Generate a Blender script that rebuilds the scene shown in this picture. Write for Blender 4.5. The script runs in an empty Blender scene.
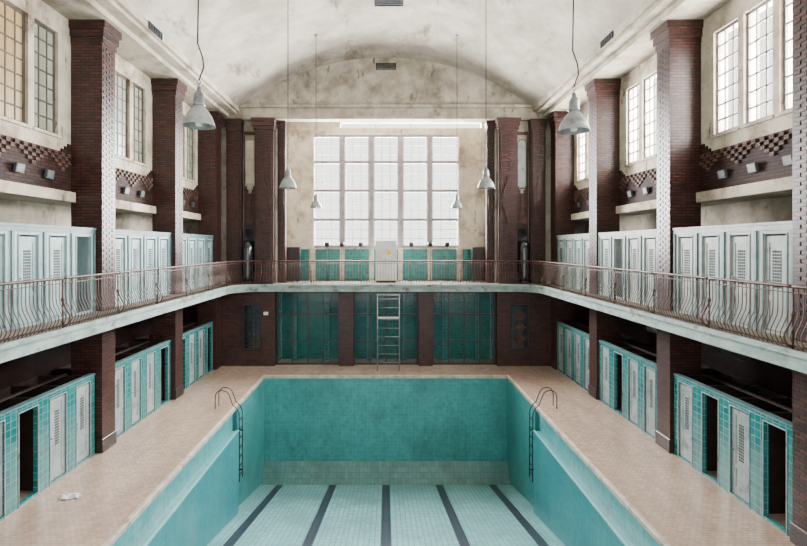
import bpy, bmesh, math, random
from mathutils import Vector, Matrix
random.seed(7)
S=bpy.context.scene
COL=S.collection
def lin(r,g,b,k=1.0):
    f=lambda c:((c/255+0.055)/1.055)**2.4 if c/255>0.04045 else c/255/12.92
    return (min(1,f(r)*k),min(1,f(g)*k),min(1,f(b)*k),1)
# ---------------------------------------------------------------- materials
def base(name,rough=0.6,spec=0.5,metal=0):
    m=bpy.data.materials.new(name); m.use_nodes=True
    nt=m.node_tree; b=nt.nodes['Principled BSDF']
    b.inputs['Roughness'].default_value=rough
    b.inputs['Specular IOR Level'].default_value=spec
    b.inputs['Metallic'].default_value=metal
    return m,nt,b
def nd(nt,t,**k):
    n=nt.nodes.new(t)
    for a,v in k.items():
        if a.startswith('_'): n.inputs[a[1:].replace('_',' ')].default_value=v
        else: setattr(n,a,v)
    return n
def mixc(nt,fac,a,b,mode='MIX'):
    n=nt.nodes.new('ShaderNodeMix'); n.data_type='RGBA'; n.blend_type=mode
    for i,v in ((0,fac),(6,a),(7,b)):
        if isinstance(v,(int,float,tuple)): n.inputs[i].default_value=v
        else: nt.links.new(v,n.inputs[i])
    return n.outputs[2]
def noise(nt,vec,scale,detail=6,rough=0.6,lo=0.4,hi=0.6):
    n=nd(nt,'ShaderNodeTexNoise',_Scale=scale,_Detail=detail,_Roughness=rough)
    nt.links.new(vec,n.inputs['Vector'])
    r=nd(nt,'ShaderNodeMapRange'); r.inputs[1].default_value=lo; r.inputs[2].default_value=hi
    nt.links.new(n.outputs['Fac'],r.inputs[0]); return r.outputs[0]
def posn(nt): return nt.nodes.new('ShaderNodeNewGeometry').outputs['Position']
def scaled(nt,vec,s):
    n=nd(nt,'ShaderNodeVectorMath',operation='MULTIPLY'); nt.links.new(vec,n.inputs[0]); n.inputs[1].default_value=s
    return n.outputs[0]
def tile(name,c1,c2,mortar,w,h,off=0.0,ms=0.008,rough=0.3,bump=0.3,stain=None,floor=False,stain_amt=0.6,stain_scale=0.7,stretch=(1,1,1),lo=.45,hi=.68,spec=.5,fine=.45):
    m,nt,b=base(name,rough,spec)
    p=posn(nt); sp=nd(nt,'ShaderNodeSeparateXYZ'); nt.links.new(p,sp.inputs[0])
    cb=nd(nt,'ShaderNodeCombineXYZ')
    if floor:
        nt.links.new(sp.outputs[0],cb.inputs[0]); nt.links.new(sp.outputs[1],cb.inputs[1])
    else:
        ad=nd(nt,'ShaderNodeMath',operation='ADD'); nt.links.new(sp.outputs[0],ad.inputs[0]); nt.links.new(sp.outputs[1],ad.inputs[1])
        nt.links.new(ad.outputs[0],cb.inputs[0]); nt.links.new(sp.outputs[2],cb.inputs[1])
    br=nd(nt,'ShaderNodeTexBrick',offset=off,_Color1=c1,_Color2=c2,_Mortar=mortar,_Scale=1.0,_Mortar_Size=ms,_Mortar_Smooth=0.2,_Brick_Width=w,_Row_Height=h)
    nt.links.new(cb.outputs[0],br.inputs['Vector'])
    col=br.outputs['Color']
    if stain:
        f=noise(nt,scaled(nt,p,stretch),stain_scale,8,.65,lo,hi)
        mm=nd(nt,'ShaderNodeMath',operation='MULTIPLY'); nt.links.new(f,mm.inputs[0]); mm.inputs[1].default_value=stain_amt; mm.use_clamp=True
        col=mixc(nt,mm.outputs[0],col,stain)
        f2=noise(nt,p,6,4,.7,.3,.7)
        col=mixc(nt,fine,col,mixc(nt,f2,(.55,.55,.55,1),(1.2,1.2,1.2,1)),'MULTIPLY')
    nt.links.new(col,b.inputs['Base Color'])
    bp=nd(nt,'ShaderNodeBump',_Strength=bump,_Distance=0.01,invert=True)
    nt.links.new(br.outputs['Fac'],bp.inputs['Height']); nt.links.new(bp.outputs[0],b.inputs['Normal'])
    return m
def mottled(name,c1,c2,c3=None,scale=1.0,rough=0.85,spec=.2,metal=0,bump=.1,stretch=(1,1,1),lo=.4,hi=.65,lo3=.55,hi3=.72,s3=.35,c4=None,s4=3,lo4=.6,hi4=.66,st4=(1.3,.9,.8)):
    m,nt,b=base(name,rough,spec,metal)
    p=scaled(nt,posn(nt),stretch)
    f=noise(nt,p,scale,8,.65,lo,hi)
    col=mixc(nt,f,c1,c2)
    if c3:
        f3=noise(nt,p,s3,10,.7,lo3,hi3); col=mixc(nt,f3,col,c3)
    if c4:
        f4=noise(nt,scaled(nt,p,st4),s4,10,.75,lo4,hi4); col=mixc(nt,f4,col,c4)
    nt.links.new(col,b.inputs['Base Color'])
    if bump:
        n=nd(nt,'ShaderNodeTexNoise',_Scale=scale*14,_Detail=5); nt.links.new(p,n.inputs['Vector'])
        bp=nd(nt,'ShaderNodeBump',_Strength=bump,_Distance=.01); nt.links.new(n.outputs['Fac'],bp.inputs['Height']); nt.links.new(bp.outputs[0],b.inputs['Normal'])
    return m
M={}
M['plaster']=mottled('wall_plaster',lin(202,193,176),lin(170,159,141),lin(122,105,88),1.5,s3=.9,lo3=.50,hi3=.68,c4=lin(98,83,68),s4=1.8,lo4=.59,hi4=.64,st4=(1.6,1.6,.5))
M['ceil']=mottled('ceiling_plaster',lin(190,184,171),lin(162,154,141),lin(120,110,97),.7,s3=.3,lo3=.44,hi3=.68,lo=.36,hi=.62,c4=lin(108,98,85),s4=.8,lo4=.56,hi4=.66,st4=(1.2,.35,1))
M['cornice']=mottled('cornice_plaster',lin(184,175,159),lin(150,140,124),lin(104,91,77),1.3,s3=.9,lo3=.5)
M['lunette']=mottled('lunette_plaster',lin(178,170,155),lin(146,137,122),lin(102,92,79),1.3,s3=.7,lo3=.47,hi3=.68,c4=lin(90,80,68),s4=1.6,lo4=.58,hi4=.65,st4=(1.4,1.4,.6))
M['brown']=tile('brown_glazed_brick',lin(76,42,36),lin(42,24,22),lin(14,9,9),.24,.075,.5,.012,.38,.6,lin(76,50,43),stain_amt=.2,stain_scale=3,spec=.4,fine=.2)
M['brown_frieze']=tile('matt_brown_frieze_tile',lin(62,37,32),lin(38,23,21),lin(18,12,11),.24,.075,.5,.009,.7,.5,lin(72,54,46),stain_amt=.3,stain_scale=1.6,spec=.15)
M['brown_lt']=tile('light_brown_relief_tile',lin(100,74,64),lin(76,55,48),lin(36,26,24),.24,.075,.5,.009,.65,.4,lin(116,98,86),stain_amt=.4,spec=.15)
M['brown_dark']=tile('dark_brown_tile',lin(50,29,25),lin(30,18,17),lin(13,9,9),.24,.075,.5,.010,.32,.6,lin(62,46,40),stain_amt=.2,fine=.2)
M['teal']=tile('teal_glazed_tile',lin(24,118,118),lin(12,92,97),lin(100,146,142),.15,.15,0,.008,.16,.35,lin(74,130,127),stain_amt=.6,stain_scale=.9)
M['teal_dark']=tile('deep_teal_tile',lin(14,120,112),lin(8,92,90),lin(64,130,124),.15,.15,0,.006,.2,.3,lin(8,62,62),stain_amt=.5)
M['pool_far']=tile('pool_end_wall_tile',lin(70,150,148),lin(58,138,140),lin(92,160,158),.15,.15,0,.005,.3,.2,lin(48,104,103),stain_amt=.75,stain_scale=.6,stretch=(1,1,.8))
M['pool_side']=tile('pool_side_wall_tile',lin(50,138,146),lin(42,126,136),lin(76,152,158),.15,.15,0,.005,.28,.15,lin(96,148,147),stain_amt=.8,stain_scale=1.0,stretch=(1,1,.25))
M['pool_dark']=tile('pool_dark_tile',lin(24,84,90),lin(18,72,78),lin(40,100,104),.15,.15,0,.004,.3,.2,lin(14,50,54),stain_amt=.6)
M['pool_rim']=tile('pool_rim_tile',lin(66,152,156),lin(50,136,143),lin(100,170,170),.15,.15,0,.005,.3,.2,lin(116,162,158),stain_amt=.7,stain_scale=1.5)
M['pool_floor']=tile('pool_floor_tile',lin(142,192,193),lin(120,174,179),lin(78,130,139),.15,.15,0,.012,.35,.2,lin(94,138,139),floor=True,stain_amt=.7,stain_scale=.6)
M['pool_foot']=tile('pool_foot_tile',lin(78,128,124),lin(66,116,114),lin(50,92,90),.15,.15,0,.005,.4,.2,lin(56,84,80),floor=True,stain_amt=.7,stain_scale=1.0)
M['lane']=tile('lane_line_tile',lin(40,44,58),lin(30,34,46),lin(70,88,98),.15,.15,0,.006,.35,.2,lin(62,74,82),floor=True,stain_amt=.4)
M['deck']=tile('deck_mosaic_tile',lin(194,169,150),lin(172,148,131),lin(138,117,103),.12,.08,.5,.005,.25,.25,lin(138,120,107),floor=True,stain_amt=.65,stain_scale=.8,stretch=(2,.5,1),lo=.42,hi=.72,fine=.3)
M['coping']=mottled('worn_coping_stone',lin(196,186,172),lin(156,143,129),lin(112,99,86),3.5,.45,.4,s3=2.5)
M['cab_lo']=mottled('faded_door_paint',lin(150,161,161),lin(122,136,138),lin(86,99,100),2,.5,.4,s3=1.8,c4=lin(80,80,75),s4=5,lo4=.57)
M['cab_up']=mottled('pale_blue_cabin_paint',lin(150,174,174),lin(122,149,152),lin(86,112,115),1.5,.5,.4,s3=1.2,c4=lin(80,92,90),s4=5,lo4=.58)
M['cab_up_r']=mottled('pale_grey_cabin_paint',lin(158,166,162),lin(130,140,137),lin(94,104,102),1.5,.5,.4,s3=1.2,c4=lin(86,86,81),s4=5,lo4=.58)
M['cab_trim']=mottled('teal_trim_paint',lin(90,124,125),lin(66,100,103),lin(56,76,77),2,.5,.4,s3=3)
M['wood_dk']=mottled('dark_brown_wood',lin(50,36,31),lin(30,22,20),None,4,.6,.3)
M['hole']=mottled('dark_vent_mesh',lin(40,44,46),lin(26,28,30),None,6,.8,.2)
M['louvre']=mottled('grey_louvre_mesh',lin(78,86,86),lin(58,64,64),None,6,.7,.2)
M['flood']=mottled('grey_green_floodlight_glass',lin(60,68,64),lin(44,50,49),None,6,.4,.3,bump=0)
M['rust']=mottled('rusty_iron',lin(84,53,43),lin(50,33,28),lin(106,84,72),9,.5,.5,.3,s3=5,bump=.2)
M['steel']=mottled('dull_steel',lin(150,154,156),lin(104,108,112),None,6,.35,.5,.6,bump=0)
M['dksteel']=mottled('dark_steel',lin(48,48,50),lin(32,32,34),None,6,.35,.5,.4,bump=0)
M['white']=mottled('white_enamel',lin(206,208,206),lin(184,186,184),None,3,.4,.5,bump=0)
M['lamp']=mottled('lamp_shade_enamel',lin(150,156,156),lin(120,126,126),lin(92,90,84),5,.35,.5,.2,bump=0,s3=6)
M['slab']=mottled('gallery_edge_paint',lin(152,170,164),lin(116,135,130),lin(86,76,67),1.8,.6,.3,s3=1.6,stretch=(1,1,2),lo3=.54,hi3=.66)
M['gfloor']=mottled('gallery_floor_screed',lin(130,122,112),lin(100,92,84),None,1,.8,.2)
M['frame']=mottled('window_frame_paint',lin(150,142,142),lin(120,112,112),None,4,.6,.3,bump=0)
M['frame_l']=mottled('weathered_window_frame',lin(84,76,62),lin(56,51,45),None,4,.6,.3,bump=0)
M['cord']=mottled('black_cable',lin(34,32,32),lin(22,22,22),None,5,.7,.2,bump=0)
M['yellow']=mottled('yellow_sticker',lin(230,190,10),lin(210,170,5),None,5,.5,.3,bump=0)
M['gloss']=mottled('black_glass',lin(24,26,30),lin(14,16,20),None,3,.12,.7,bump=0)
M['cloth']=mottled('white_plastic_bag',lin(230,230,228),lin(200,200,198),None,8,.5,.3)
M['radiator']=mottled('dark_cabinet_paint',lin(44,36,36),lin(28,24,24),None,3,.4,.4)
def glassm(name,col,alpha,rough=.1):
    m,nt,b=base(name,rough)
    b.inputs['Base Color'].default_value=col
    tr=nd(nt,'ShaderNodeBsdfTransparent'); mx=nd(nt,'ShaderNodeMixShader')
    p=posn(nt); f=noise(nt,p,3,5,.6,.3,.7)
    mr=nd(nt,'ShaderNodeMapRange'); mr.inputs[3].default_value=alpha*.85; mr.inputs[4].default_value=min(1,alpha*1.12)
    nt.links.new(f,mr.inputs[0]); nt.links.new(mr.outputs[0],mx.inputs[0])
    nt.links.new(tr.outputs[0],mx.inputs[1]); nt.links.new(b.outputs[0],mx.inputs[2])
    nt.links.new(mx.outputs[0],nt.nodes['Material Output'].inputs[0]); return m
M['glass_dim']=glassm('dimming_grey_glass',lin(140,146,134),.91,.25)  # pane tint stands in for the dim outside, also dims the lower window
M['glass_amber']=glassm('ochre_boarded_glass',lin(160,134,92),.95,.35)
M['glass']=glassm('dusty_clear_glass',lin(200,210,210),.05,.1)
M['glass_teal']=glassm('dusty_partition_glass',lin(20,70,72),.12,.02)
m,nt,b=base('bulb_glass',.2); b.inputs['Base Color'].default_value=(.9,.9,.85,1); M['bulb']=m
# ---------------------------------------------------------------- mesh helpers
CACHE={}
def mesh_boxes(boxes,key=None,bev=0):
    if key and key in CACHE: return CACHE[key]
    bm=bmesh.new()
    for (x0,x1,y0,y1,z0,z1) in boxes:
        vs=[bm.verts.new(v) for v in ((x0,y0,z0),(x1,y0,z0),(x1,y1,z0),(x0,y1,z0),(x0,y0,z1),(x1,y0,z1),(x1,y1,z1),(x0,y1,z1))]
        for f in ((0,3,2,1),(4,5,6,7),(0,1,5,4),(1,2,6,5),(2,3,7,6),(3,0,4,7)): bm.faces.new([vs[i] for i in f])
    if bev: bmesh.ops.bevel(bm,geom=list(bm.edges),offset=bev,segments=1,affect='EDGES')
    bmesh.ops.recalc_face_normals(bm,faces=bm.faces)
    me=bpy.data.meshes.new('mesh'); bm.to_mesh(me); bm.free()
    if key: CACHE[key]=me
    return me
def mesh_lathe(prof,seg=24,key=None):
    if key and key in CACHE: return CACHE[key]
    bm=bmesh.new(); rings=[]
    for r,z in prof:
        if r<1e-5: rings.append([bm.verts.new((0,0,z))])
        else: rings.append([bm.verts.new((r*math.cos(2*math.pi*i/seg),r*math.sin(2*math.pi*i/seg),z)) for i in range(seg)])
    for a,bb in zip(rings,rings[1:]):
        for i in range(seg):
            j=(i+1)%seg
            if len(a)==1 and len(bb)==1: continue
            if len(a)==1: bm.faces.new((a[0],bb[i],bb[j]))
            elif len(bb)==1: bm.faces.new((a[i],a[j],bb[0]))
            else: bm.faces.new((a[i],a[j],bb[j],bb[i]))
    bmesh.ops.recalc_face_normals(bm,faces=bm.faces)
    for f in bm.faces: f.smooth=True
    me=bpy.data.meshes.new('mesh'); bm.to_mesh(me); bm.free()
    if key: CACHE[key]=me
    return me
def mesh_tube(paths,r,seg=6,key=None):
    if key and key in CACHE: return CACHE[key]
    bm=bmesh.new()
    for pts in paths:
        pts=[Vector(p) for p in pts]; rings=[]; prev=None
        for i,p in enumerate(pts):
            t=(pts[min(i+1,len(pts)-1)]-pts[max(i-1,0)]).normalized()
            if prev is None:
                a=Vector((1,0,0)) if abs(t.x)<.9 else Vector((0,1,0)); n=t.cross(a).normalized()
            else: n=(prev-t*prev.dot(t)).normalized()
            prev=n; bb=t.cross(n)
            rr=r[i] if isinstance(r,(list,tuple)) else r
            rings.append([bm.verts.new(p+(n*math.cos(2*math.pi*k/seg)+bb*math.sin(2*math.pi*k/seg))*rr) for k in range(seg)])
        for a,bb in zip(rings,rings[1:]):
            for k in range(seg): bm.faces.new((a[k],a[(k+1)%seg],bb[(k+1)%seg],bb[k]))
        bm.faces.new(rings[0][::-1]); bm.faces.new(rings[-1])
    bmesh.ops.recalc_face_normals(bm,faces=bm.faces)
    for f in bm.faces: f.smooth=len(f.verts)==4
    me=bpy.data.meshes.new('mesh'); bm.to_mesh(me); bm.free()
    if key: CACHE[key]=me
    return me
def mesh_prism(poly,axis,a0,a1,smooth=False,extra=()):
    bm=bmesh.new()
    def P(u,v,a): return {'y':(u,a,v),'z':(u,v,a),'x':(a,u,v)}[axis]
    for pl in (poly,)+tuple(extra):
        A=[bm.verts.new(P(u,v,a0)) for u,v in pl]; B=[bm.verts.new(P(u,v,a1)) for u,v in pl]
        n=len(pl)
        for i in range(n):
            f=bm.faces.new((A[i],A[(i+1)%n],B[(i+1)%n],B[i])); f.smooth=smooth
        bm.faces.new(A[::-1]); bm.faces.new(B)
    bmesh.ops.recalc_face_normals(bm,faces=bm.faces)
    bmesh.ops.triangulate(bm,faces=[f for f in bm.faces if len(f.verts)>4])
    me=bpy.data.meshes.new('mesh'); bm.to_mesh(me); bm.free(); return me
def add(name,me,mat=None,parent=None,loc=(0,0,0),rot=(0,0,0),label=None,category=None,kind=None,group=None):
    if me is not None and mat is not None:
        if not me.materials: me.materials.append(mat)
        elif me.materials[0]!=mat:
            me=me.copy(); me.materials.clear(); me.materials.append(mat)
    o=bpy.data.objects.new(name,me); COL.objects.link(o)
    o.location=loc; o.rotation_euler=rot
    if me is None: o.empty_display_size=.1
    if parent: o.parent=parent
    if label: o['label']=label
    if category: o['category']=category
    if kind: o['kind']=kind
    if group: o['group']=group
    return o
def root(name,loc,label,category,group=None,rot=(0,0,0),kind=None):
    return add(name,None,loc=loc,rot=rot,label=label,category=category,group=group,kind=kind)
def struct(name,me,mat,label,category): return add(name,me,mat,label=label,category=category,kind='structure')
def wall_pieces(x0,x1,a0,a1,z0,z1,ops,axis='y'):
    out=[]; cur=a0
    def B(u0,u1,w0,w1):
        if u1-u0>1e-4 and w1-w0>1e-4:
            out.append((x0,x1,u0,u1,w0,w1) if axis=='y' else (u0,u1,x0,x1,w0,w1))
    for (u0,u1,w0,w1) in ops:
        B(cur,u0,z0,z1); B(u0,u1,z0,w0); B(u0,u1,w1,z1); cur=u1
    B(cur,a1,z0,z1); return out
# ---------------------------------------------------------------- dims
CAMZ=5.25; HW=.30
COLS=[4.0,8.38,12.73,17.06,21.1]
BAYS=[6.19,10.55,14.9,19.08]
GZ=3.6; GB=3.27; XG=6.5
Y0=-3.0
# ---------------------------------------------------------------- floor (deck) with pool opening
PX=4.9; PY0=1.0; PY1=19.8; CW=.08; CT=-.10
struct('floor',mesh_boxes([(-8.9,-PX-CW,Y0,22.8,-.2,0),(PX+CW,8.9,Y0,22.8,-.2,0),(-PX-CW,PX+CW,Y0,PY0-CW,-.2,0),(-PX-CW,PX+CW,PY1+CW,22.8,-.2,0)]),M['deck'],'beige pink mosaic tiled pool deck, worn and dusty','floor')
pool=root('swimming_pool',(0,10.4,0),'drained tiled swimming pool with turquoise walls and dark lane lines','swimming pool')
def pc(name,me,mat,**k):
    return add(name,me,mat,parent=pool,loc=(0,-10.4,0),**k)
pc('coping',mesh_boxes([(-PX-CW,-PX+.02,PY0-CW,PY1+CW,CT,.02),(PX-.02,PX+CW,PY0-CW,PY1+CW,CT,.02),(-PX+.02,PX-.02,PY1-.02,PY1+CW,CT,.02),(-PX+.02,PX-.02,PY0-CW,PY0,CT,.02)],bev=.01),M['coping'])
def fz(y): return -4.1+.235*(19.2-y)
ym=6.0; zm=fz(ym); rimh=.44; YB=15.6; RZ=-.2-rimh
for s in (-1,1):
    x0,x1=sorted((s*PX,s*(PX+.075)))
    pc('basin_side_wall',mesh_prism([(YB+.5,CT),(PY1+.07,CT),(PY1+.07,-4.4),(YB+.5,-4.4)],'x',x0,x1),M['pool_far'])
    pc('ladder_dark_strip',mesh_prism([(YB,CT),(YB+.5,CT),(YB+.5,-4.4),(YB,-4.4)],'x',x0,x1),M['pool_dark'])  # darker tile strip behind the ladder, flush with the far side wall
    x0,x1=sorted((s*(PX-.20),s*(PX+.075)))
    pc('basin_side_wall',mesh_prism([(PY0,RZ),(YB,RZ),(YB,-4.4),(PY0,-4.4)],'x',x0,x1),M['pool_side'])
    x0,x1=sorted((s*(PX-.01),s*(PX+.075)))
    pc('overflow_rim',mesh_boxes([(x0,x1,PY0,YB,RZ,CT)]),M['pool_rim'])
    x0,x1=sorted((s*(PX-.23),s*(PX-.16)))
    pc('gutter_lip',mesh_boxes([(x0,x1,PY0,YB,RZ-.02,RZ+.04)]),M['pool_rim'])
pc('basin_end_wall',mesh_boxes([(-PX,PX,PY1,PY1+.075,-4.4,CT)]),M['pool_far'])
pc('basin_end_wall',mesh_boxes([(-PX,PX,PY0-.075,PY0,-4.4,CT)]),M['pool_far'])
pc('basin_floor',mesh_prism([(PY0,zm),(ym,zm),(19.2,-4.1),(19.2,-4.5),(PY0,-4.5)],'x',-PX,PX),M['pool_floor'])
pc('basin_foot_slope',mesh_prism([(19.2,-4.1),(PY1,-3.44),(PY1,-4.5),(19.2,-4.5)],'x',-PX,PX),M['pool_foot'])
for i in range(5):
    x=(i-2)*2.07
    pc('lane_line',mesh_prism([(3,zm+.004),(ym,zm+.004),(19.15,-4.084),(19.15,-4.095),(ym,zm-.01),(3,zm-.01)],'x',x-.14,x+.14),M['lane'])
# ---------------------------------------------------------------- pool ladders
for s in (-1,1):
    L=root('pool_ladder',(s*PX,15.95,0),'steel pool ladder with curved grab rails at the pool edge','pool ladder','pool ladders')
    for dy in (-.17,.17):
        pts=[(s*.60,dy,.0),(s*.60,dy,.40),(s*.57,dy,.50),(s*.49,dy,.58),(s*.38,dy,.60),(s*.26,dy,.57),(s*.17,dy,.49),(s*.11,dy,.34),(s*.04,dy,.14),(-s*.08,dy,.03),(-s*.17,dy,-.15),(-s*.18,dy,-1),(-s*.18,dy,-2.35)]
        add('grab_rail',mesh_tube([pts],.016,8),M['dksteel'],parent=L)
    for k in range(7):
        z=-.35-k*.3
        add('rung',mesh_boxes([(-.20,-.16,-.155,.155,z-.01,z+.01)] if s>0 else [(.16,.20,-.155,.155,z-.01,z+.01)],('rung',s,k)),M['dksteel'],parent=L)
    for z in (-.8,-2.1):
        add('wall_bracket',mesh_boxes([(-.18,0,.16,.19,z-.02,z+.02)] if s>0 else [(0,.18,.16,.19,z-.02,z+.02)],('wb',s,z)),M['dksteel'],parent=L)
# ---------------------------------------------------------------- side walls
WW=.82
def side(s):
    nm='right' if s>0 else 'left'
    ops=[]
    for b in [1.8]+BAYS:
        for d in (-1.0,0,1.0): ops.append((b+d-WW/2,b+d+WW/2,7.95,10.45))
    ops.sort()
    x0,x1=sorted((s*8.0,s*8.35))
    struct('wall_'+nm,mesh_boxes(wall_pieces(x0,x1,Y0,22.1,6.35,10.95,ops)),M['plaster'],'stained cream plaster upper side wall with tall window openings','wall')
    x0,x1=sorted((s*8.9,s*9.1))
    lo=[(16.1,16.9,2.35,2.85)] if s>0 else []
    struct('wall_%s_lower'%nm,mesh_boxes(wall_pieces(x0,x1,Y0,23,-.2,GB,lo)),M['brown_dark'],'dark brown tiled wall behind the deck cubicles','wall')
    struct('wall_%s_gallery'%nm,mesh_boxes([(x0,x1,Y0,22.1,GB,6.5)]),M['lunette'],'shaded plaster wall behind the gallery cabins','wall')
    a,b_=sorted((s*8.35,s*8.9))
    struct('ceiling',mesh_boxes([(a,b_,Y0,22.1,6.35,6.5)]),M['plaster'],'low plaster soffit above the gallery cabins','ceiling')
    poly=[(6.5,11.42),(6.5,11.2),(6.62,11.2),(6.62,11.1),(6.95,11.1),(6.95,10.95),(8.35,10.95),(8.35,11.75),(6.5,11.75)]
    struct('trim_%d'%(1 if s<0 else 2),mesh_prism([(s*x,z) for x,z in poly],'y',Y0,21.7),M['cornice'],'long stepped plaster cornice under the vaulted ceiling','trim')
side(-1); side(1)
def column(s,y):
    c=root('column',(s*7.2,y,0),'tall dark brown glazed brick column rising through the gallery','column','hall columns',rot=(0,0,0 if s>0 else math.pi))
    H=HW
    add('shaft',mesh_boxes([(0,.79,-H,H,.35,10.45)],'shaft'),M['brown'],parent=c)
    rel=[]; z=3.975; q=0
    while z<10.3:
        for j in range(4):
            if (q+j)%2==0: rel.append((-.012,0,-H+.04+.13*j,-H+.04+.13*j+.12,z,z+.07))
        z+=.075; q+=1
    add('relief_brickwork',mesh_boxes(rel,'relief'),M['brown'],parent=c)
    add('plinth',mesh_boxes([(-.03,.79,-H-.03,H+.03,0,.35)],'plinth',bev=.012),M['brown_dark'],parent=c)
    add('capital',mesh_boxes([(-.03,.79,-H-.02,H+.02,10.40,10.55),(-.07,.79,-H-.06,H+.06,10.55,10.75),(-.12,.79,-H-.10,H+.10,10.75,10.95)],'capital'),M['brown'],parent=c)
for s in (-1,1):
    for y in COLS: column(s,y)
def bay_len(b):
    i=BAYS.index(b); return COLS[i]+HW+.03, COLS[i+1]-HW-.03
n=3
for s in (-1,1):
    for b in BAYS:
        a,c=bay_len(b)
        r=root('tile_frieze',(s*7.995,(a+c)/2,6.6),'straight brown tile frieze with stepped checker relief under the windows','wall frieze','wall friezes',rot=(0,0,0 if s>0 else math.pi))
        Lw=(c-a)/2
        bx=[(-.03,0,-Lw,Lw,0,.97)]
        for q in range(3):
            w_=.36-.12*q
            bx+=[(-.03,0,-Lw,-Lw+w_,.97+.08*q,1.05+.08*q),(-.03,0,Lw-w_,Lw,.97+.08*q,1.05+.08*q)]
        add('tile_band',mesh_boxes(bx),M['brown_frieze'],parent=r)
        lt=[]
        nb=int((2*Lw-.06)/.125)
        for k in range(nb):
            yy=-Lw+.06+.125*k
            dist=min(abs((yy+.05)-c0) for c0 in (-1.425,-.475,.475,1.425))
            rows=2+max(0,3-int(dist/.125))
            for q in range(rows):
                if (k+q)%2==0: lt.append((-.07,-.03,yy,yy+.115,.86-.09*q,.945-.09*q))
        add('checker_relief',mesh_boxes(lt),M['brown_lt'],parent=r)
        x0,x1=sorted((s*7.84,s*8.0))
        struct('trim_%d'%n,mesh_boxes([(x0,x1,a,c,6.35,6.6)],bev=.01),M['plaster'],'pale concrete ledge below the brown tile frieze','trim'); n+=1
for s in (-1,1):
    for b in BAYS:
        for d in (-.95,0,.95):
            r=root('floodlight',(s*7.966,b+d,6.95),'small grey rectangular floodlight on the tile frieze','floodlight','wall floodlights',rot=(0,0,0 if s>0 else math.pi))
            add('housing',mesh_boxes([(-.10,-.04,-.125,.125,-.10,.10)],'fl_h'),M['louvre'],parent=r,rot=(0,-.2,0))
            add('lens',mesh_boxes([(-.107,-.10,-.105,.105,-.08,.08)],'fl_l'),M['flood'],parent=r,rot=(0,-.2,0))
            add('bracket',mesh_boxes([(-.05,.001,-.02,.02,-.02,.02)],'fl_b'),M['dksteel'],parent=r)
# ---------------------------------------------------------------- side windows
def muntin_boxes(w,h,nc,nr,t=.022,fr=.045,d=.05,thick=.03):
    B=[(-d/2,d/2,-w/2,-w/2+fr,0,h),(-d/2,d/2,w/2-fr,w/2,0,h),(-d/2,d/2,-w/2+fr,w/2-fr,0,fr),(-d/2,d/2,-w/2+fr,w/2-fr,h-fr,h)]
    for i in range(1,nc):
        y=-w/2+w*i/nc; B.append((-thick/2,thick/2,y-t/2,y+t/2,fr,h-fr))
    for j in range(1,nr):
        z=h*j/nr; B.append((-thick/2,thick/2,-w/2+fr,w/2-fr,z-t/2,z+t/2))
    return B
wn=2
for s in (-1,1):
    for b in BAYS:
        for d in (-1,0,1):
            amber=(s<0 and b==10.55 and d<=0)
            w=root('window_%d'%wn,(s*8.10,b+d,7.95),'tall narrow multi-pane window with %s'%('ochre boarded panes' if amber else 'weathered dark frame and grey glass toned for the dim outside' if s<0 else 'grey frame and bright daylight'),'window',kind='structure'); wn+=1
            add('sash',mesh_boxes(muntin_boxes(WW,2.5,3,7,.038,.06),'sash'),M['frame_l'] if s<0 else M['frame'],parent=w)
            add('pane',mesh_boxes([(-.004,.004,-WW/2+.04,WW/2-.04,.05,2.45)],'pane'),M['glass_amber'] if amber else M['glass_dim'] if s<0 else M['glass'],parent=w)
            add('sill',mesh_boxes([(-.15,-.10,-.47,.47,-.07,0)] if s>0 else [(.10,.15,-.47,.47,-.07,0)],('sill',s)),M['plaster'],parent=w)
w=root('window_%d'%wn,(9.0,16.5,2.35),'small bright window in the dark lower wall','window',kind='structure'); wn+=1
add('sash',mesh_boxes(muntin_boxes(.8,.5,3,2,.04)),M['frame'],parent=w)
add('pane',mesh_boxes([(-.004,.004,-.36,.36,.04,.46)]),M['glass_dim'],parent=w)
# ---------------------------------------------------------------- ceiling vault
R=(6.5**2+2.2**2)/(2*2.2); ZC=13.6-R; th=math.asin(6.5/R)
arc=[(R*math.sin(-th+2*th*i/64),ZC+R*math.cos(-th+2*th*i/64)) for i in range(65)]
arco=[((R+.25)*math.sin(-th+2*th*i/64),ZC+(R+.25)*math.cos(-th+2*th*i/64)) for i in range(65)]
bm=bmesh.new()
rows=[[[bm.verts.new((x,y,z)) for x,z in A] for y in (Y0,21.7)] for A in (arc,arco)]
for g in rows:
    for i in range(64):
        f=bm.faces.new((g[0][i],g[0][i+1],g[1][i+1],g[1][i])); f.smooth=True
bmesh.ops.recalc_face_normals(bm,faces=bm.faces)
me=bpy.data.meshes.new('vault'); bm.to_mesh(me); bm.free()
struct('ceiling',me,M['ceil'],'wide barrel-vaulted plaster ceiling with grey water stains','ceiling')
def vaultpt(x):
    a=math.asin(x/R); return ZC+R*math.cos(a),a
def vent(loc,rot,w,l,label):
    r=root('ceiling_vent',loc,label,'air vent',rot=rot)
    e=.03
    add('frame',mesh_boxes([(-w/2,w/2,-l/2,-l/2+e,-.03,.0),(-w/2,w/2,l/2-e,l/2,-.03,0),(-w/2,-w/2+e,-l/2+e,l/2-e,-.03,0),(w/2-e,w/2,-l/2+e,l/2-e,-.03,0)]),M['hole'],parent=r)
    add('slats',mesh_boxes([(-w/2+e,w/2-e,-l/2+.04+k*(l-.08)/5,-l/2+.04+k*(l-.08)/5+(l-.08)/7,-.02,0) for k in range(5)]),M['hole'],parent=r)
vent((-6.5,13.8,11.31),(0,-math.pi/2,0),.2,.8,'dark slotted vent in the cornice face')
vent((6.5,14.4,11.31),(0,math.pi/2,0),.2,.8,'dark slotted vent in the cornice face')
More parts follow.
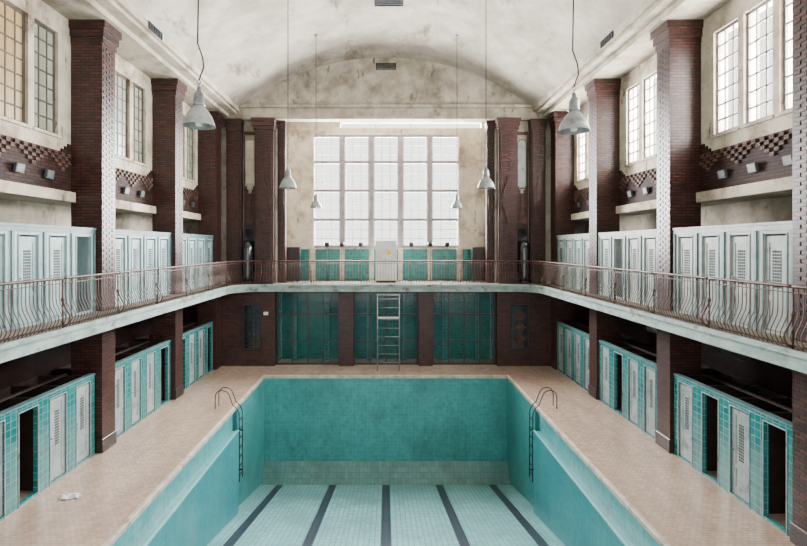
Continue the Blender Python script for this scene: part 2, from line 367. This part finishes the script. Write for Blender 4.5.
vent((.1,16.6,13.59),(0,0,0),1.0,.8,'dark slatted grille in the crown of the vault')
# ---------------------------------------------------------------- end wall
me=mesh_prism([(-8.9,11.4)]+arc+[(8.9,11.4),(8.9,10.95),(8.9,10.85),(-8.9,10.85)],'y',21.7,22.1)
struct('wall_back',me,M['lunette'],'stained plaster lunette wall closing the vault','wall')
vent((0,21.69,13.2),(math.pi/2,math.pi,0),.9,.3,'dark vent opening at the top of the end wall')
struct('trim_%d'%n,mesh_boxes([(-6.45,6.45,21.56,21.7,11.36,11.5)],bev=.02),M['lunette'],'slim plaster ledge across the end wall below the arch','trim'); n+=1
struct('trim_%d'%n,mesh_boxes([(-4.85,4.85,21.62,21.7,10.85,10.97)]),M['cornice'],'plaster lintel band above the big window recess','trim'); n+=1
wp=wall_pieces(23.6,23.9,-4.85,4.85,GZ,10.85,[(-3.5,3.5,5.15,10.6)],'x')+wall_pieces(23.6,23.9,-4.85,4.85,10.85,11.45,[(-2.2,4.6,10.93,11.22)],'x')
struct('wall_back_window',mesh_boxes(wp),M['plaster'],'pale plaster wall around the large end window','wall')
for s in (-1,1):
    x0,x1=sorted((s*4.86,s*8.9))
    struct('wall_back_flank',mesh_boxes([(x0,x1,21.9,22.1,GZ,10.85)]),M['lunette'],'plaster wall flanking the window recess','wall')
    x0,x1=sorted((s*4.86,s*5.0))
    struct('wall_back_reveal',mesh_boxes([(x0,x1,22.1,23.9,GZ,11.45)]),M['plaster'],'plaster side of the window recess','wall')
struct('ceiling',mesh_boxes([(-5.0,5.0,22.1,23.9,11.45,11.6)]),M['plaster'],'plaster soffit of the window recess','ceiling')
def pil(x0,x1,y0,y1,label,cap=1):
    xm=(x0+x1)/2; w=(x1-x0)/2
    c=root('pilaster',(xm,y0,GZ),label,'column','end wall pilasters')
    d=y1-y0-.005; ch=min(.07,w*.25)
    prof=[(-w,d),(-w,ch),(-w+ch,ch),(-w+ch,0),(w-ch,0),(w-ch,ch),(w,ch),(w,d)]
    add('shaft',mesh_prism(prof,'z',0,6.75),M['brown'],parent=c)
    e=.04*cap
    add('capital',mesh_boxes([(-w-e,w+e,-e,d,6.75,6.9),(-w-2*e,w+2*e,-2*e,d,6.9,7.1),(-w-3*e,w+3*e,-3*e,d,7.1,7.24)]),M['brown'],parent=c)
    add('base_block',mesh_boxes([(-w-e*.3,w+e*.3,-.03,d,0,.5)]),M['brown'],parent=c)
    rel=[]; ws=w-ch; z=2.6
    while z<4.6:
        hw_=max(.04,ws*(1-abs(z-3.6)/1.1)); rel.append((-hw_,hw_,-.05,0,z,z+.14)); z+=.14
    z=4.9
    while z<6.6:
        rel.append((-ws*.8,-ws*.1,-.03,0,z,z+.07)); rel.append((ws*.1,ws*.8,-.03,0,z+.075,z+.145)); z+=.15
    z=.7
    while z<2.4:
        rel.append((-ws*.8,-ws*.1,-.03,0,z,z+.07)); rel.append((ws*.1,ws*.8,-.03,0,z+.075,z+.145)); z+=.15
    add('ornamental_relief',mesh_boxes(rel),M['brown'],parent=c)
for s in (-1,1):
    for (a,b_,y,cp) in ((6.38,7.04,21.54,.4),(4.94,5.76,21.4,1)):
        x0,x1=sorted((s*a,s*b_)); pil(x0,x1,y,21.9,'dark brown brick pilaster with stepped relief beside window recess',cp)
    x0,x1=sorted((s*4.52,s*4.83)); pil(x0,x1,21.92,22.3,'slim dark brown pilaster at the window recess edge',.2)
    x0,x1=sorted((s*5.80,s*6.34)); xm=(x0+x1)/2; w=(x1-x0)/2
    r=root('wall_niche',(xm,21.895,GZ),'pale plaster niche with stepped brown tile surround','wall niche','end wall niches')
    add('tile_surround',mesh_boxes([(-w,w,-.06,0,2.5,4.0),(-w,-w+.2,-.06,0,4.0,4.16),(w-.2,w,-.06,0,4.0,4.16),(-w,-w+.13,-.06,0,4.16,4.32),(w-.13,w,-.06,0,4.16,4.32),(-w,-w+.04,-.06,0,4.32,6.6),(w-.04,w,-.06,0,4.32,6.6),(-w,w,-.06,0,6.6,6.75)]),M['brown'],parent=r)
    def archp(q,z0): return [(-q,z0),(q,z0),(q,6.2)]+[(q*math.cos(t),6.2+q*math.sin(t)) for t in [math.pi*k/8 for k in range(1,8)]]+[(-q,6.2)]
    if s>0:
        add('arched_frame',mesh_prism(archp(.22,4.2),'y',-.02,0),M['brown_dark'],parent=r)
        add('arched_panel',mesh_prism(archp(.18,4.26),'y',-.03,-.02),M['cab_up_r'],parent=r)
    else:
        add('recessed_panel',mesh_boxes([(-.19,.19,-.02,0,4.45,6.35)]),M['plaster'],parent=r)
    add('stepped_ornament',mesh_boxes([(-.2+.05*k,.2-.05*k,-.10,-.06,2.65+.16*k,2.81+.16*k) for k in range(4)]+[(-.06,.06,-.10,-.06,3.29,3.9)]),M['brown_lt'],parent=r)
    d=root('door_%d'%(1 if s<0 else 2),(xm,21.84,GZ),'dark glossy glazed door opening onto the gallery','door',kind='structure')
    add('leaf',mesh_boxes([(-w+.06,w-.06,0,.05,0,2.4)]),M['gloss'],parent=d)
    add('frame',mesh_boxes([(-w,-w+.06,-.03,.055,0,2.5),(w-.06,w,-.03,.055,0,2.5),(-w+.06,w-.06,-.03,.055,2.4,2.5),(-w+.06,w-.06,-.02,0,1.1,1.2)]),M['dksteel'],parent=d)
    add('handle',mesh_boxes([(-w+.10,-w+.13,-.07,-.02,1.25,1.45)]),M['steel'],parent=d)
    g_=root('round_stove',(xm,21.52,GZ),'dark glossy rounded tiled stove at the end wall','stove','round stoves')
    add('body',mesh_lathe([(0,.1),(.24,.1),(.26,.3),(.26,1.55),(.22,1.72),(.14,1.86),(0,1.92)],24,'stove'),M['gloss'],parent=g_)
    add('foot_ring',mesh_lathe([(0,0),(.26,0),(.26,.1),(0,.1)],24,'stovef'),M['brown_dark'],parent=g_)
# big window
bw=root('window_1',(0,23.72,5.15),'huge multi-pane end window, five tall lights flooded with daylight','window',kind='structure')
Hh=5.45; MW=.11
lights=[(-3.5+1.4*i,-3.5+1.4*(i+1)) for i in range(5)]
for i in range(1,5):
    x=-3.5+1.4*i; add('mullion',mesh_boxes([(-MW,MW,-.1,.12,0,Hh)],'mull',bev=.01),M['frame'],parent=bw,loc=(x,0,0))
for (x0,x1) in lights:
    a=x0+(MW if x0>-3.4 else 0); b_=x1-(MW if x1<3.4 else 0); w_=b_-a
    B=[(a,a+.05,-.05,.05,0,Hh),(b_-.05,b_,-.05,.05,0,Hh)]
    for z in (0.0,1.30,2.70,4.08,Hh-.10): B.append((a+.05,b_-.05,-.06,.06,z,z+.13 if z<5 else Hh))
    for k in (1,2): B.append((a+w_*k/3-.016,a+w_*k/3+.016,-.02,.02,.05,Hh-.05))
    for z in (.45,.88,1.78,2.24,3.16,3.62,4.52,4.95): B.append((a+.05,b_-.05,-.02,.02,z,z+.026))
    add('sash',mesh_boxes(B),M['frame'],parent=bw)
    add('pane',mesh_boxes([(a,b_,-.003,.003,0,Hh)]),M['glass'],parent=bw)
w=root('window_%d'%wn,(1.2,23.75,10.93),'narrow slot added for the bright lit strip above the end window','window',kind='structure'); wn+=1  # glazed slot added to give the bright strip over the window
add('frame',mesh_boxes([(-3.4,3.4,-.02,.02,0,.02),(-3.4,3.4,-.02,.02,.27,.29)]+[(-3.4+1.7*i-.02,-3.4+1.7*i+.02,-.02,.02,.02,.27) for i in range(1,4)]),M['frame'],parent=w)
add('pane',mesh_boxes([(-3.4,3.4,-.003,.003,.02,.27)]),M['glass'],parent=w)
da=root('tiled_dado',(0,23.59,GZ),'teal tiled panels under the end window','tiled dado')
for i in range(5):
    x=-2.8+1.4*i; add('tile_panel',mesh_boxes([(-.58,.58,-.08,0,0,1.5)],'dado'),M['teal_dark'],parent=da,loc=(x,0,0))
for i in range(6):
    x=-3.5+1.4*i; add('pier',mesh_boxes([(-.11,.11,-.12,0,0,1.55)],'dpier'),M['plaster'],parent=da,loc=(x,0,0))
for sx in (-1,1):
    add('tile_panel',mesh_boxes([(-.5,.5,-.06,0,0,1.5)],'dado2'),M['teal_dark'],parent=da,loc=(sx*4.2,0,0))
k=root('electrical_cabinet',(0,22.2,GZ),'white cabinet with a small yellow sticker on the gallery','cabinet')
add('body',mesh_boxes([(-.48,.48,0,.35,.08,1.9)],bev=.01),M['white'],parent=k)
add('door',mesh_boxes([(-.44,-.01,-.02,0,.14,1.85)]),M['white'],parent=k)
add('door',mesh_boxes([(.01,.44,-.02,0,.14,1.85)]),M['white'],parent=k)
add('plinth',mesh_boxes([(-.46,.46,.03,.33,0,.08)]),M['dksteel'],parent=k)
add('sticker',mesh_prism([(.12+.11*math.cos(t),1.35+.11*math.sin(t)) for t in [2*math.pi*i/16 for i in range(16)]],'y',-.03,-.02),M['yellow'],parent=k)
add('handle',mesh_boxes([(-.05,-.03,-.05,-.02,1.0,1.15)]),M['dksteel'],parent=k)
for s in (-1,1):
    r=root('dark_cabinet',(s*4.4,22.7,GZ),'dark brown cabinet standing against the recess wall','cabinet','dark cabinets')
    add('body',mesh_boxes([(-.4,.4,0,.4,.06,1.6)],'dc',bev=.01),M['radiator'],parent=r)
    add('door',mesh_boxes([(-.38,-.01,-.02,0,.1,1.56)],'dcd'),M['radiator'],parent=r)
    add('door',mesh_boxes([(.01,.38,-.02,0,.1,1.56)],'dcd2'),M['radiator'],parent=r)
    add('foot',mesh_boxes([(-.34,-.28,.03,.37,0,.06)],'dcf'),M['radiator'],parent=r)
    add('foot',mesh_boxes([(.28,.34,.03,.37,0,.06)],'dcf2'),M['radiator'],parent=r)
for x in (-2.8,-2.1,-1.2,1.2,2.1,2.9):
    r=root('floor_spotlight',(x,23.25,GZ),'small floor spotlight on a thin stand below the big window','spotlight','window spotlights')
    add('stand',mesh_tube([[(0,0,0.02),(0,0,1.62)]],.014,6,'fs1'),M['dksteel'],parent=r)
    add('foot',mesh_lathe([(0,0),(.16,0),(.16,.02),(0,.03)],16,'fs2'),M['dksteel'],parent=r)
    add('lamp_head',mesh_lathe([(0,1.6),(.09,1.62),(.12,1.72),(.13,1.82),(.11,1.82),(0,1.8)],12,'fs3'),M['dksteel'],parent=r)
# lower end wall
for (x0,x1) in ((-8.9,-4.86),(4.86,8.9),(-2.05,-1.42),(1.42,2.05)):
    struct('wall_back_lower',mesh_boxes([(x0,x1,21.42,22.0,0,GB)]),M['brown'],'dark brown glazed brick pier below the end gallery','wall')
struct('wall_back_recess',mesh_boxes([(-4.85,4.85,22.8,23.0,0,GB),(-5.0,-4.86,22.0,23,0,GB),(4.86,5.0,22.0,23,0,GB)]),M['teal_dark'],'teal tiled wall behind the glazed partition','wall')
for (a,b_) in ((-4.83,-2.07),(-1.40,1.40),(2.07,4.83)):
    xm=(a+b_)/2; w=(b_-a)/2
    r=root('glazed_partition',(xm,21.7,0),'steel framed glazed partition before teal tiles','glass partition','glazed partitions')
    B=[(-w,-w+.05,-.03,.03,0,GB-.02),(w-.05,w,-.03,.03,0,GB-.02),(-w,w,-.03,.03,GB-.1,GB-.02),(-w,w,-.03,.03,0,.08),(-w,w,-.02,.02,2.2,2.26)]
    for k2 in range(1,4): B.append((-w+2*w*k2/4-.025,-w+2*w*k2/4+.025,-.02,.02,.08,GB-.1))
    B.append((-w,w,-.015,.015,1.05,1.08))
    add('frame',mesh_boxes(B),M['dksteel'],parent=r)
    add('pane',mesh_boxes([(-w+.05,w-.05,-.004,.004,.08,GB-.1)]),M['glass_teal'],parent=r)
    add('inner_tile_post',mesh_boxes([(-w+.5,-w+.75,.75,1.08,0,GB-.02)]),M['teal'],parent=r)
    add('inner_tile_post',mesh_boxes([(w-.75,w-.5,.75,1.08,0,GB-.02)]),M['teal'],parent=r)
for s in (-1,1):
    r=root('display_case',(s*5.85,21.42,.7),'dark framed glazed display case on brown tiles' if s<0 else 'dark framed ornamental panel with stepped diamond relief','display case' if s<0 else 'wall panel')
    add('frame',mesh_boxes([(-.4,-.34,-.08,0,0,2.0),(.34,.4,-.08,0,0,2.0),(-.34,.34,-.08,0,0,.06),(-.34,.34,-.08,0,1.94,2.0)],'dsf'),M['dksteel'],parent=r)
    if s<0:
        add('lattice',mesh_boxes([(-.34+.17*i-.008,-.34+.17*i+.008,-.06,-.045,.06,1.94) for i in range(1,4)]+[(-.34,.34,-.06,-.045,.2*i,.2*i+.016) for i in range(1,10)],'dsl'),M['dksteel'],parent=r)
    else:
        dm=[]
        for cz in (.5,1.0,1.5):
            for q in range(-3,4):
                hw_=.26-.075*abs(q); dm.append((-hw_,hw_,-.055,-.03,cz+.065*q-.03,cz+.065*q+.03))
        add('diamond_relief',mesh_boxes(dm),M['brown_lt'],parent=r)
    add('backing',mesh_boxes([(-.34,.34,-.03,0,.06,1.94)],'dsb'),M['gloss'],parent=r)
r=root('wall_sign',(-5.25,21.42,2.3),'small white notice plate on the brown tiles','sign')
add('plate',mesh_boxes([(-.10,.10,-.02,0,-.07,.07)],bev=.004),M['white'],parent=r)
add('mount',mesh_boxes([(-.02,.02,-.004,0,.07,.11)]),M['dksteel'],parent=r)
# ---------------------------------------------------------------- gallery slab
def ipath(x,ra,yf,k=10):
    cx=x-ra; cy=yf-ra
    return [(cx+ra*math.cos(t),cy+ra*math.sin(t)) for t in [math.pi/2*i/k for i in range(k+1)]]
ra=1.1; YF=21.2; XO=7.16
inner=[(XG,Y0)]+ipath(XG,ra,YF)
poly=inner+[(-x,y) for x,y in reversed(inner)]
outer=[(-XO,Y0),(-XO,21.88),(-4.84,21.88),(-4.84,23.58),(4.84,23.58),(4.84,21.88),(XO,21.88),(XO,Y0)]
ex=[]
ce=[Y0]+[v for c in COLS for v in (c-HW-.02,c+HW+.02)]+[21.88]
for s in (-1,1):
    for a,b_ in zip(ce[0::2],ce[1::2]):
        ex.append([(s*XO,a),(s*8.88,a),(s*8.88,b_),(s*XO,b_)])
g=root('gallery_balcony',(0,10,GB+.003),'cantilevered gallery with pale painted concrete edge around the hall','balcony')
add('slab',mesh_prism(poly+outer,'z',0,GZ-GB-.08,extra=ex),M['slab'],parent=g,loc=(0,-10,0))
add('floor_topping',mesh_prism(poly+outer,'z',GZ-GB-.08,GZ-GB-.004,extra=ex),M['gfloor'],parent=g,loc=(0,-10,0))
nos=[(XG-.06,Y0)]+ipath(XG-.06,ra,YF-.06); P2=nos+[(-x,y) for x,y in reversed(nos)]
add('edge_moulding',mesh_prism(P2+poly[::-1],'z',GZ-GB-.1,GZ-GB-.005),M['slab'],parent=g,loc=(0,-10,0))
# ---------------------------------------------------------------- railing
RO=.03; XR=XG+RO
bal=[(0,0,1.0),(0,0,.62),(-.015,0,.5),(-.07,0,.38),(-.12,0,.27),(-.125,0,.18),(-.085,0,.09),(-.02,0,.04),(0,0,0.005)]
balme=mesh_tube([bal],.0085,5,'bal')
postp=[(0,0,1.0),(0,0,.6),(-.02,0,.48),(-.08,0,.36),(-.14,0,.25),(-.145,0,.16),(-.1,0,.07),(-.02,0,.02),(0,0,0.005)]
postme=mesh_tube([postp,[(0,0,0),(0,0,1.0)]],.016,8,'post')
bossme=mesh_lathe([(0,.5),(.022,.52),(.036,.56),(.022,.60),(0,.62)],12,'boss')
def railing(pts,nrm):
    mid=pts[len(pts)//2]
    r=root('gallery_railing',(mid[0],mid[1],GZ),'rusty wrought iron railing section with bellied balusters','railing','gallery railings')
    L=[(p[0]-mid[0],p[1]-mid[1],1.0) for p in pts]
    add('handrail',mesh_tube([L],.028,8),M['rust'],parent=r)
    add('bottom_rail',mesh_tube([[(x,y,.05) for x,y,z in L]],.014,6),M['rust'],parent=r)
    add('middle_rail',mesh_tube([[(x,y,.9) for x,y,z in L]],.01,6),M['rust'],parent=r)
    for i,(p,nn) in enumerate(zip(pts,nrm)):
        ang=math.atan2(nn[1],nn[0])
        if i==len(pts)-1: continue
        if i==0:
            add('post',postme,M['rust'],parent=r,loc=(p[0]-mid[0],p[1]-mid[1],0),rot=(0,0,ang))
            add('boss',bossme,M['rust'],parent=r,loc=(p[0]-mid[0],p[1]-mid[1],0))
        else: add('baluster',balme,M['rust'],parent=r,loc=(p[0]-mid[0],p[1]-mid[1],0),rot=(0,0,ang))
for s in (-1,1):
    ytop=YF-ra
    ys=[ytop-2.04*(7-i) for i in range(8)]
    for a,b_ in zip(ys,ys[1:]):
        k=20
        railing([(s*XR,a+(b_-a)*i/k) for i in range(k+1)],[(s,0)]*(k+1))
    k=14; r0=ra+RO
    pts=[(s*(XG-ra+r0*math.cos(math.pi/2*i/k)),YF-ra+r0*math.sin(math.pi/2*i/k)) for i in range(k+1)]
    railing(pts,[(s*math.cos(math.pi/2*i/k),math.sin(math.pi/2*i/k)) for i in range(k+1)])
xs=[-(XG-ra)+(2*(XG-ra))*i/5 for i in range(6)]
for a,b_ in zip(xs,xs[1:]):
    k=18; railing([(a+(b_-a)*i/k,YF+RO) for i in range(k+1)],[(0,1)]*(k+1))
# ---------------------------------------------------------------- cubicles
NP=4; CL=3.66; PW=CL/NP; OW=.54
def front_boxes(h,zt,d=.1):
    ops=[(-CL/2+PW*(i+.5)-OW/2,-CL/2+PW*(i+.5)+OW/2,0.05,zt) for i in range(NP)]
    return wall_pieces(0,d,-CL/2,CL/2,0,h,ops)
def door_mesh(lo):
    h=1.80
    B=[(0,.035,-.26,.26,.06,h+.04)]
    if lo:
        B+=[(-.012,0,-.26,-.15,.06,h+.04),(-.012,0,.15,.26,.06,h+.04),(-.012,0,-.15,.15,.06,.22),(-.012,0,-.15,.15,h-.06,h+.04),(-.012,0,-.15,.15,.62,.70)]
    else:
        B+=[(-.012,0,-.26,-.17,.06,h+.04),(-.012,0,.17,.26,.06,h+.04),(-.012,0,-.17,.17,.06,.2),(-.012,0,-.17,.17,h-.08,h+.04),(-.012,0,-.17,.17,.62,.71)]
    return B
def cub(s,b,lo,pattern):
    z=0 if lo else GZ
    lab=('turquoise tiled changing cubicles with pale doors on the pool deck' if lo else ('pale blue painted wooden changing cabins on the gallery' if s<0 else 'pale grey painted wooden changing cabins on the gallery'))
    r=root('changing_cubicle_row',(7.28 if s>0 else -7.36,b,z),lab,'changing cubicles','deck cubicle rows' if lo else 'gallery cabin rows',rot=(0,0,0 if s>0 else math.pi))
    paint=M['cab_lo'] if lo else (M['cab_up'] if s<0 else M['cab_up_r'])
    if lo:
        add('tiled_front',mesh_boxes(front_boxes(2.0,1.88),'f_lo'),M['teal'],parent=r)
        add('top_cap',mesh_boxes([(-.02,.12,-CL/2,CL/2,2.0,2.04)],'cap_lo'),M['cab_trim'],parent=r)
        jb=[]
        for i in range(NP):
            c=-CL/2+PW*(i+.5)
            jb+=[(-.012,.0,c-OW/2-.018,c-OW/2,.0,1.90),(-.012,.0,c+OW/2,c+OW/2+.018,.0,1.90),(-.012,0,c-OW/2,c+OW/2,1.88,1.90)]
        add('door_jambs',mesh_boxes(jb,'jb_lo'),M['cab_lo'],parent=r)
    else:
        add('panelled_front',mesh_boxes(front_boxes(2.05,1.88,.06),'f_up'),paint,parent=r)
        add('top_cap',mesh_boxes([(-.04,.10,-CL/2,CL/2,2.05,2.1),(-.02,0,-CL/2,CL/2,1.95,2.05)],'cap_up'),M['cab_trim'] if s<0 else paint,parent=r)
        st=[]
        for i in range(NP+1):
            c=max(-CL/2+.04,min(CL/2-.04,-CL/2+PW*i)); st.append((-.03,0,c-.03,c+.03,0,1.95))
        for i in range(NP):
            c=-CL/2+PW*(i+.5); st+= [(-.012,0,c-OW/2-.03,c-OW/2,0,1.9),(-.012,0,c+OW/2,c+OW/2+.03,0,1.9)]
        add('cover_strips',mesh_boxes(st,'st_up'),M['cab_trim'],parent=r)
    for i in range(NP+1):
        c=max(-CL/2+.025,min(CL/2-.025,-CL/2+PW*i))
        add('partition',mesh_boxes([(0,1.3,-.022,.022,0,1.98)],'part'),M['wood_dk'] if lo else paint,parent=r,loc=(.1,c,0))
    add('back_panel',mesh_boxes([(1.4,1.44,-CL/2,CL/2,0,1.98)],'bk'),M['wood_dk'] if lo else paint,parent=r)
    if lo: add('mid_rail',mesh_boxes([(.7,.76,-CL/2,CL/2,1.98,2.03)],'mr'),M['wood_dk'],parent=r)
    for i,ch in enumerate(pattern):
        idx=i if s>0 else NP-1-i
        c=-CL/2+PW*(idx+.5)
        if ch=='x': continue
        d=add('door',mesh_boxes(door_mesh(lo),('door',lo)),paint,parent=r,loc=(.04,c,0))
        if lo:
            gb=[(-.005,0,-.07+.05*a,-.07+.05*a+.036,.80+.06*q,.80+.06*q+.042) for a in range(3) for q in range(13)]
        else:
            gb=[(-.005,0,-.11+.056*a,-.11+.056*a+.042,.86+.06*q,.86+.06*q+.044) for a in range(4) for q in range(12)]
        add('vent_grille',mesh_boxes(gb,('grille',lo)),M['louvre'],parent=d)
        add('knob',mesh_boxes([(-.05,-.012,.195,.225,.98,1.01)],'knob',bev=.006),M['steel'],parent=d)
lowR={10.55:'xcxc',14.9:'ccxc',19.08:'cccc'}
lowL={10.55:'cxcc',14.9:'cccx',19.08:'xccx'}
upR={10.55:'cccc',14.9:'ccxc',19.08:'cccc'}
upL={10.55:'cccx',14.9:'cccc',19.08:'cccc'}
for b in BAYS[1:]:
    cub(1,b,True,lowR[b]); cub(-1,b,True,lowL[b]); cub(1,b,False,upR[b]); cub(-1,b,False,upL[b])
# ---------------------------------------------------------------- lamps
def lamp(px,yb,Y,kink):
    s=490/Y; x=(px-386)/s; z=CAMZ+(246-yb)/s
    r=root('pendant_lamp',(x,Y,z),'grey enamel industrial bell pendant lamp on a long cable','pendant lamp','pendant lamps')
    add('lamp_shade',mesh_lathe([(.0,.30),(.07,.30),(.085,.27),(.13,.22),(.18,.14),(.215,.05),(.225,0),(.235,-.005),(.225,.0),(.205,.05),(.17,.13),(.12,.2),(.06,.25),(0,.26)],28,'shade'),M['lamp'],parent=r)
    add('lamp_housing',mesh_lathe([(0,.56),(.03,.56),(.035,.5),(.06,.48),(.075,.44),(.08,.32),(.09,.3),(0,.3)],20,'hous'),M['steel'],parent=r)
    add('bulb',mesh_lathe([(0,-.01),(.04,.0),(.06,.05),(.05,.11),(.03,.16),(.03,.25),(0,.25)],16,'bulb'),M['bulb'],parent=r)
    add('hook',mesh_tube([[(0,0,.55),(.0,0,.6),(.03,0,.64),(.0,0,.68),(-.03,0,.64),(0,0,.6)]],.008,6,'hook'),M['dksteel'],parent=r)
    zc,_=vaultpt(x); H=zc-z
    pts=[(0,0,.66)]
    if kink: pts+=[(.03,0,.75),(.07,0,.85),(.05,0,1.0),(-.02,0,1.2)]
    else: pts+=[(0,0,1.2)]
    pts+=[(0,0,2.5),(0,0,H-.05)]
    add('cord',mesh_tube([pts],.011,6),M['cord'],parent=r)
    add('ceiling_rose',mesh_lathe([(0,H+.02),(.07,H+.01),(.06,H-.05),(.02,H-.09),(0,H-.09)],14),M['steel'],parent=r)
lamp(199,126,7.1,True); lamp(574,131,7.3,True)
lamp(288,188,12.9,False); lamp(486,188,12.9,False)
lamp(316,208,18.6,False); lamp(457,208,18.6,False)
# ---------------------------------------------------------------- lifeguard stand
r=root('lifeguard_stand',(0.1,20.6,0),'tall grey tubular lifeguard ladder stand by the pool end','lifeguard stand')
for sx in (-.46,.46):
    add('leg',mesh_tube([[(sx,0,0),(sx,.05,3.2)]],.02,8),M['steel'],parent=r)
    add('rear_leg',mesh_tube([[(sx,.46,0),(sx,.40,3.0)]],.016,8),M['steel'],parent=r)
    add('side_brace',mesh_tube([[(sx,.02,1.1),(sx,.43,2.1)]],.012,6),M['steel'],parent=r)
    add('arm_rail',mesh_tube([[(sx,.05,2.75),(sx,.40,2.75)]],.014,6),M['steel'],parent=r)
for q in range(6):
    z=.35+q*.36; add('rung',mesh_tube([[(-.46,z*.017,z),(.46,z*.017,z)]],.014,8),M['steel'],parent=r)
add('seat',mesh_boxes([(-.48,.48,.06,.40,2.18,2.22)],bev=.01),M['white'],parent=r)
add('top_rail',mesh_tube([[(-.46,.05,3.18),(.46,.05,3.18)]],.018,8),M['steel'],parent=r)
add('back_rail',mesh_tube([[(-.46,.40,2.98),(.46,.40,2.98)]],.018,8),M['steel'],parent=r)
add('back_rail',mesh_tube([[(-.46,.41,2.6),(.46,.41,2.6)]],.014,8),M['steel'],parent=r)
# bag
bm=bmesh.new(); bmesh.ops.create_grid(bm,x_segments=14,y_segments=9,size=1)
for v in bm.verts:
    x,y=v.co.x,v.co.y
    v.co=Vector((x*.2+.03*math.sin(5*y),y*.1+.03*math.sin(4*x)+.03*x,.012+.022*(1+math.sin(6*x+3*y))*(1+.6*math.sin(7*y-2*x))*(1-.6*max(abs(x),abs(y)))))
bmesh.ops.solidify(bm,geom=list(bm.faces),thickness=.006)
me=bpy.data.meshes.new('bag'); bm.to_mesh(me); bm.free()
add('plastic_bag',me,M['cloth'],loc=(-6.6,10.25,.0),label='crumpled white plastic bag lying on the deck',category='plastic bag')
for x in (-4.1,-2.07,2.07,4.1):
    add('drain_cover',mesh_boxes([(-.15,.15,-.06,.06,0,.02)]+[(-.13+.05*i,-.11+.05*i,-.05,.05,.02,.028) for i in range(6)],'drain'),M['steel'],loc=(x,20.6,0),label='small metal drain cover in the deck',category='drain cover',group='drain covers')
# ---------------------------------------------------------------- world & light
W=bpy.data.worlds.new('sky'); S.world=W; W.use_nodes=True
nt=W.node_tree; bg=nt.nodes['Background']
bg.inputs[0].default_value=(1,.985,.955,1); bg.inputs[1].default_value=3.2
def area(name,loc,rot,sx,sy,e,col=(1,1,1)):
    l=bpy.data.lights.new(name,'AREA'); l.shape='RECTANGLE'; l.size=sx; l.size_y=sy; l.energy=e; l.color=col
    o=bpy.data.objects.new(name,l); COL.objects.link(o); o.location=loc; o.rotation_euler=rot; return o
area('end_window_daylight',(.4,24.4,8.2),(-math.pi/2,0,0),8.6,6.6,24000,(1,.99,.97))
for s in (-1,1):
    for b in BAYS:
        area('side_window_daylight',(s*8.7,b,9.2),(0,s*math.pi/2,0),2.6,3.2,2700 if s>0 else 1600,(1,.985,.955))
# ---------------------------------------------------------------- camera
cd=bpy.data.cameras.new('cam'); co=bpy.data.objects.new('camera',cd); COL.objects.link(co)
co.location=(0,0,CAMZ); co.rotation_euler=(math.pi/2,0,0)
cd.sensor_width=36; cd.lens=490/807*36
cd.shift_x=(403.5-386)/807; cd.shift_y=-(273-246)/807
cd.clip_start=.05
S.camera=co
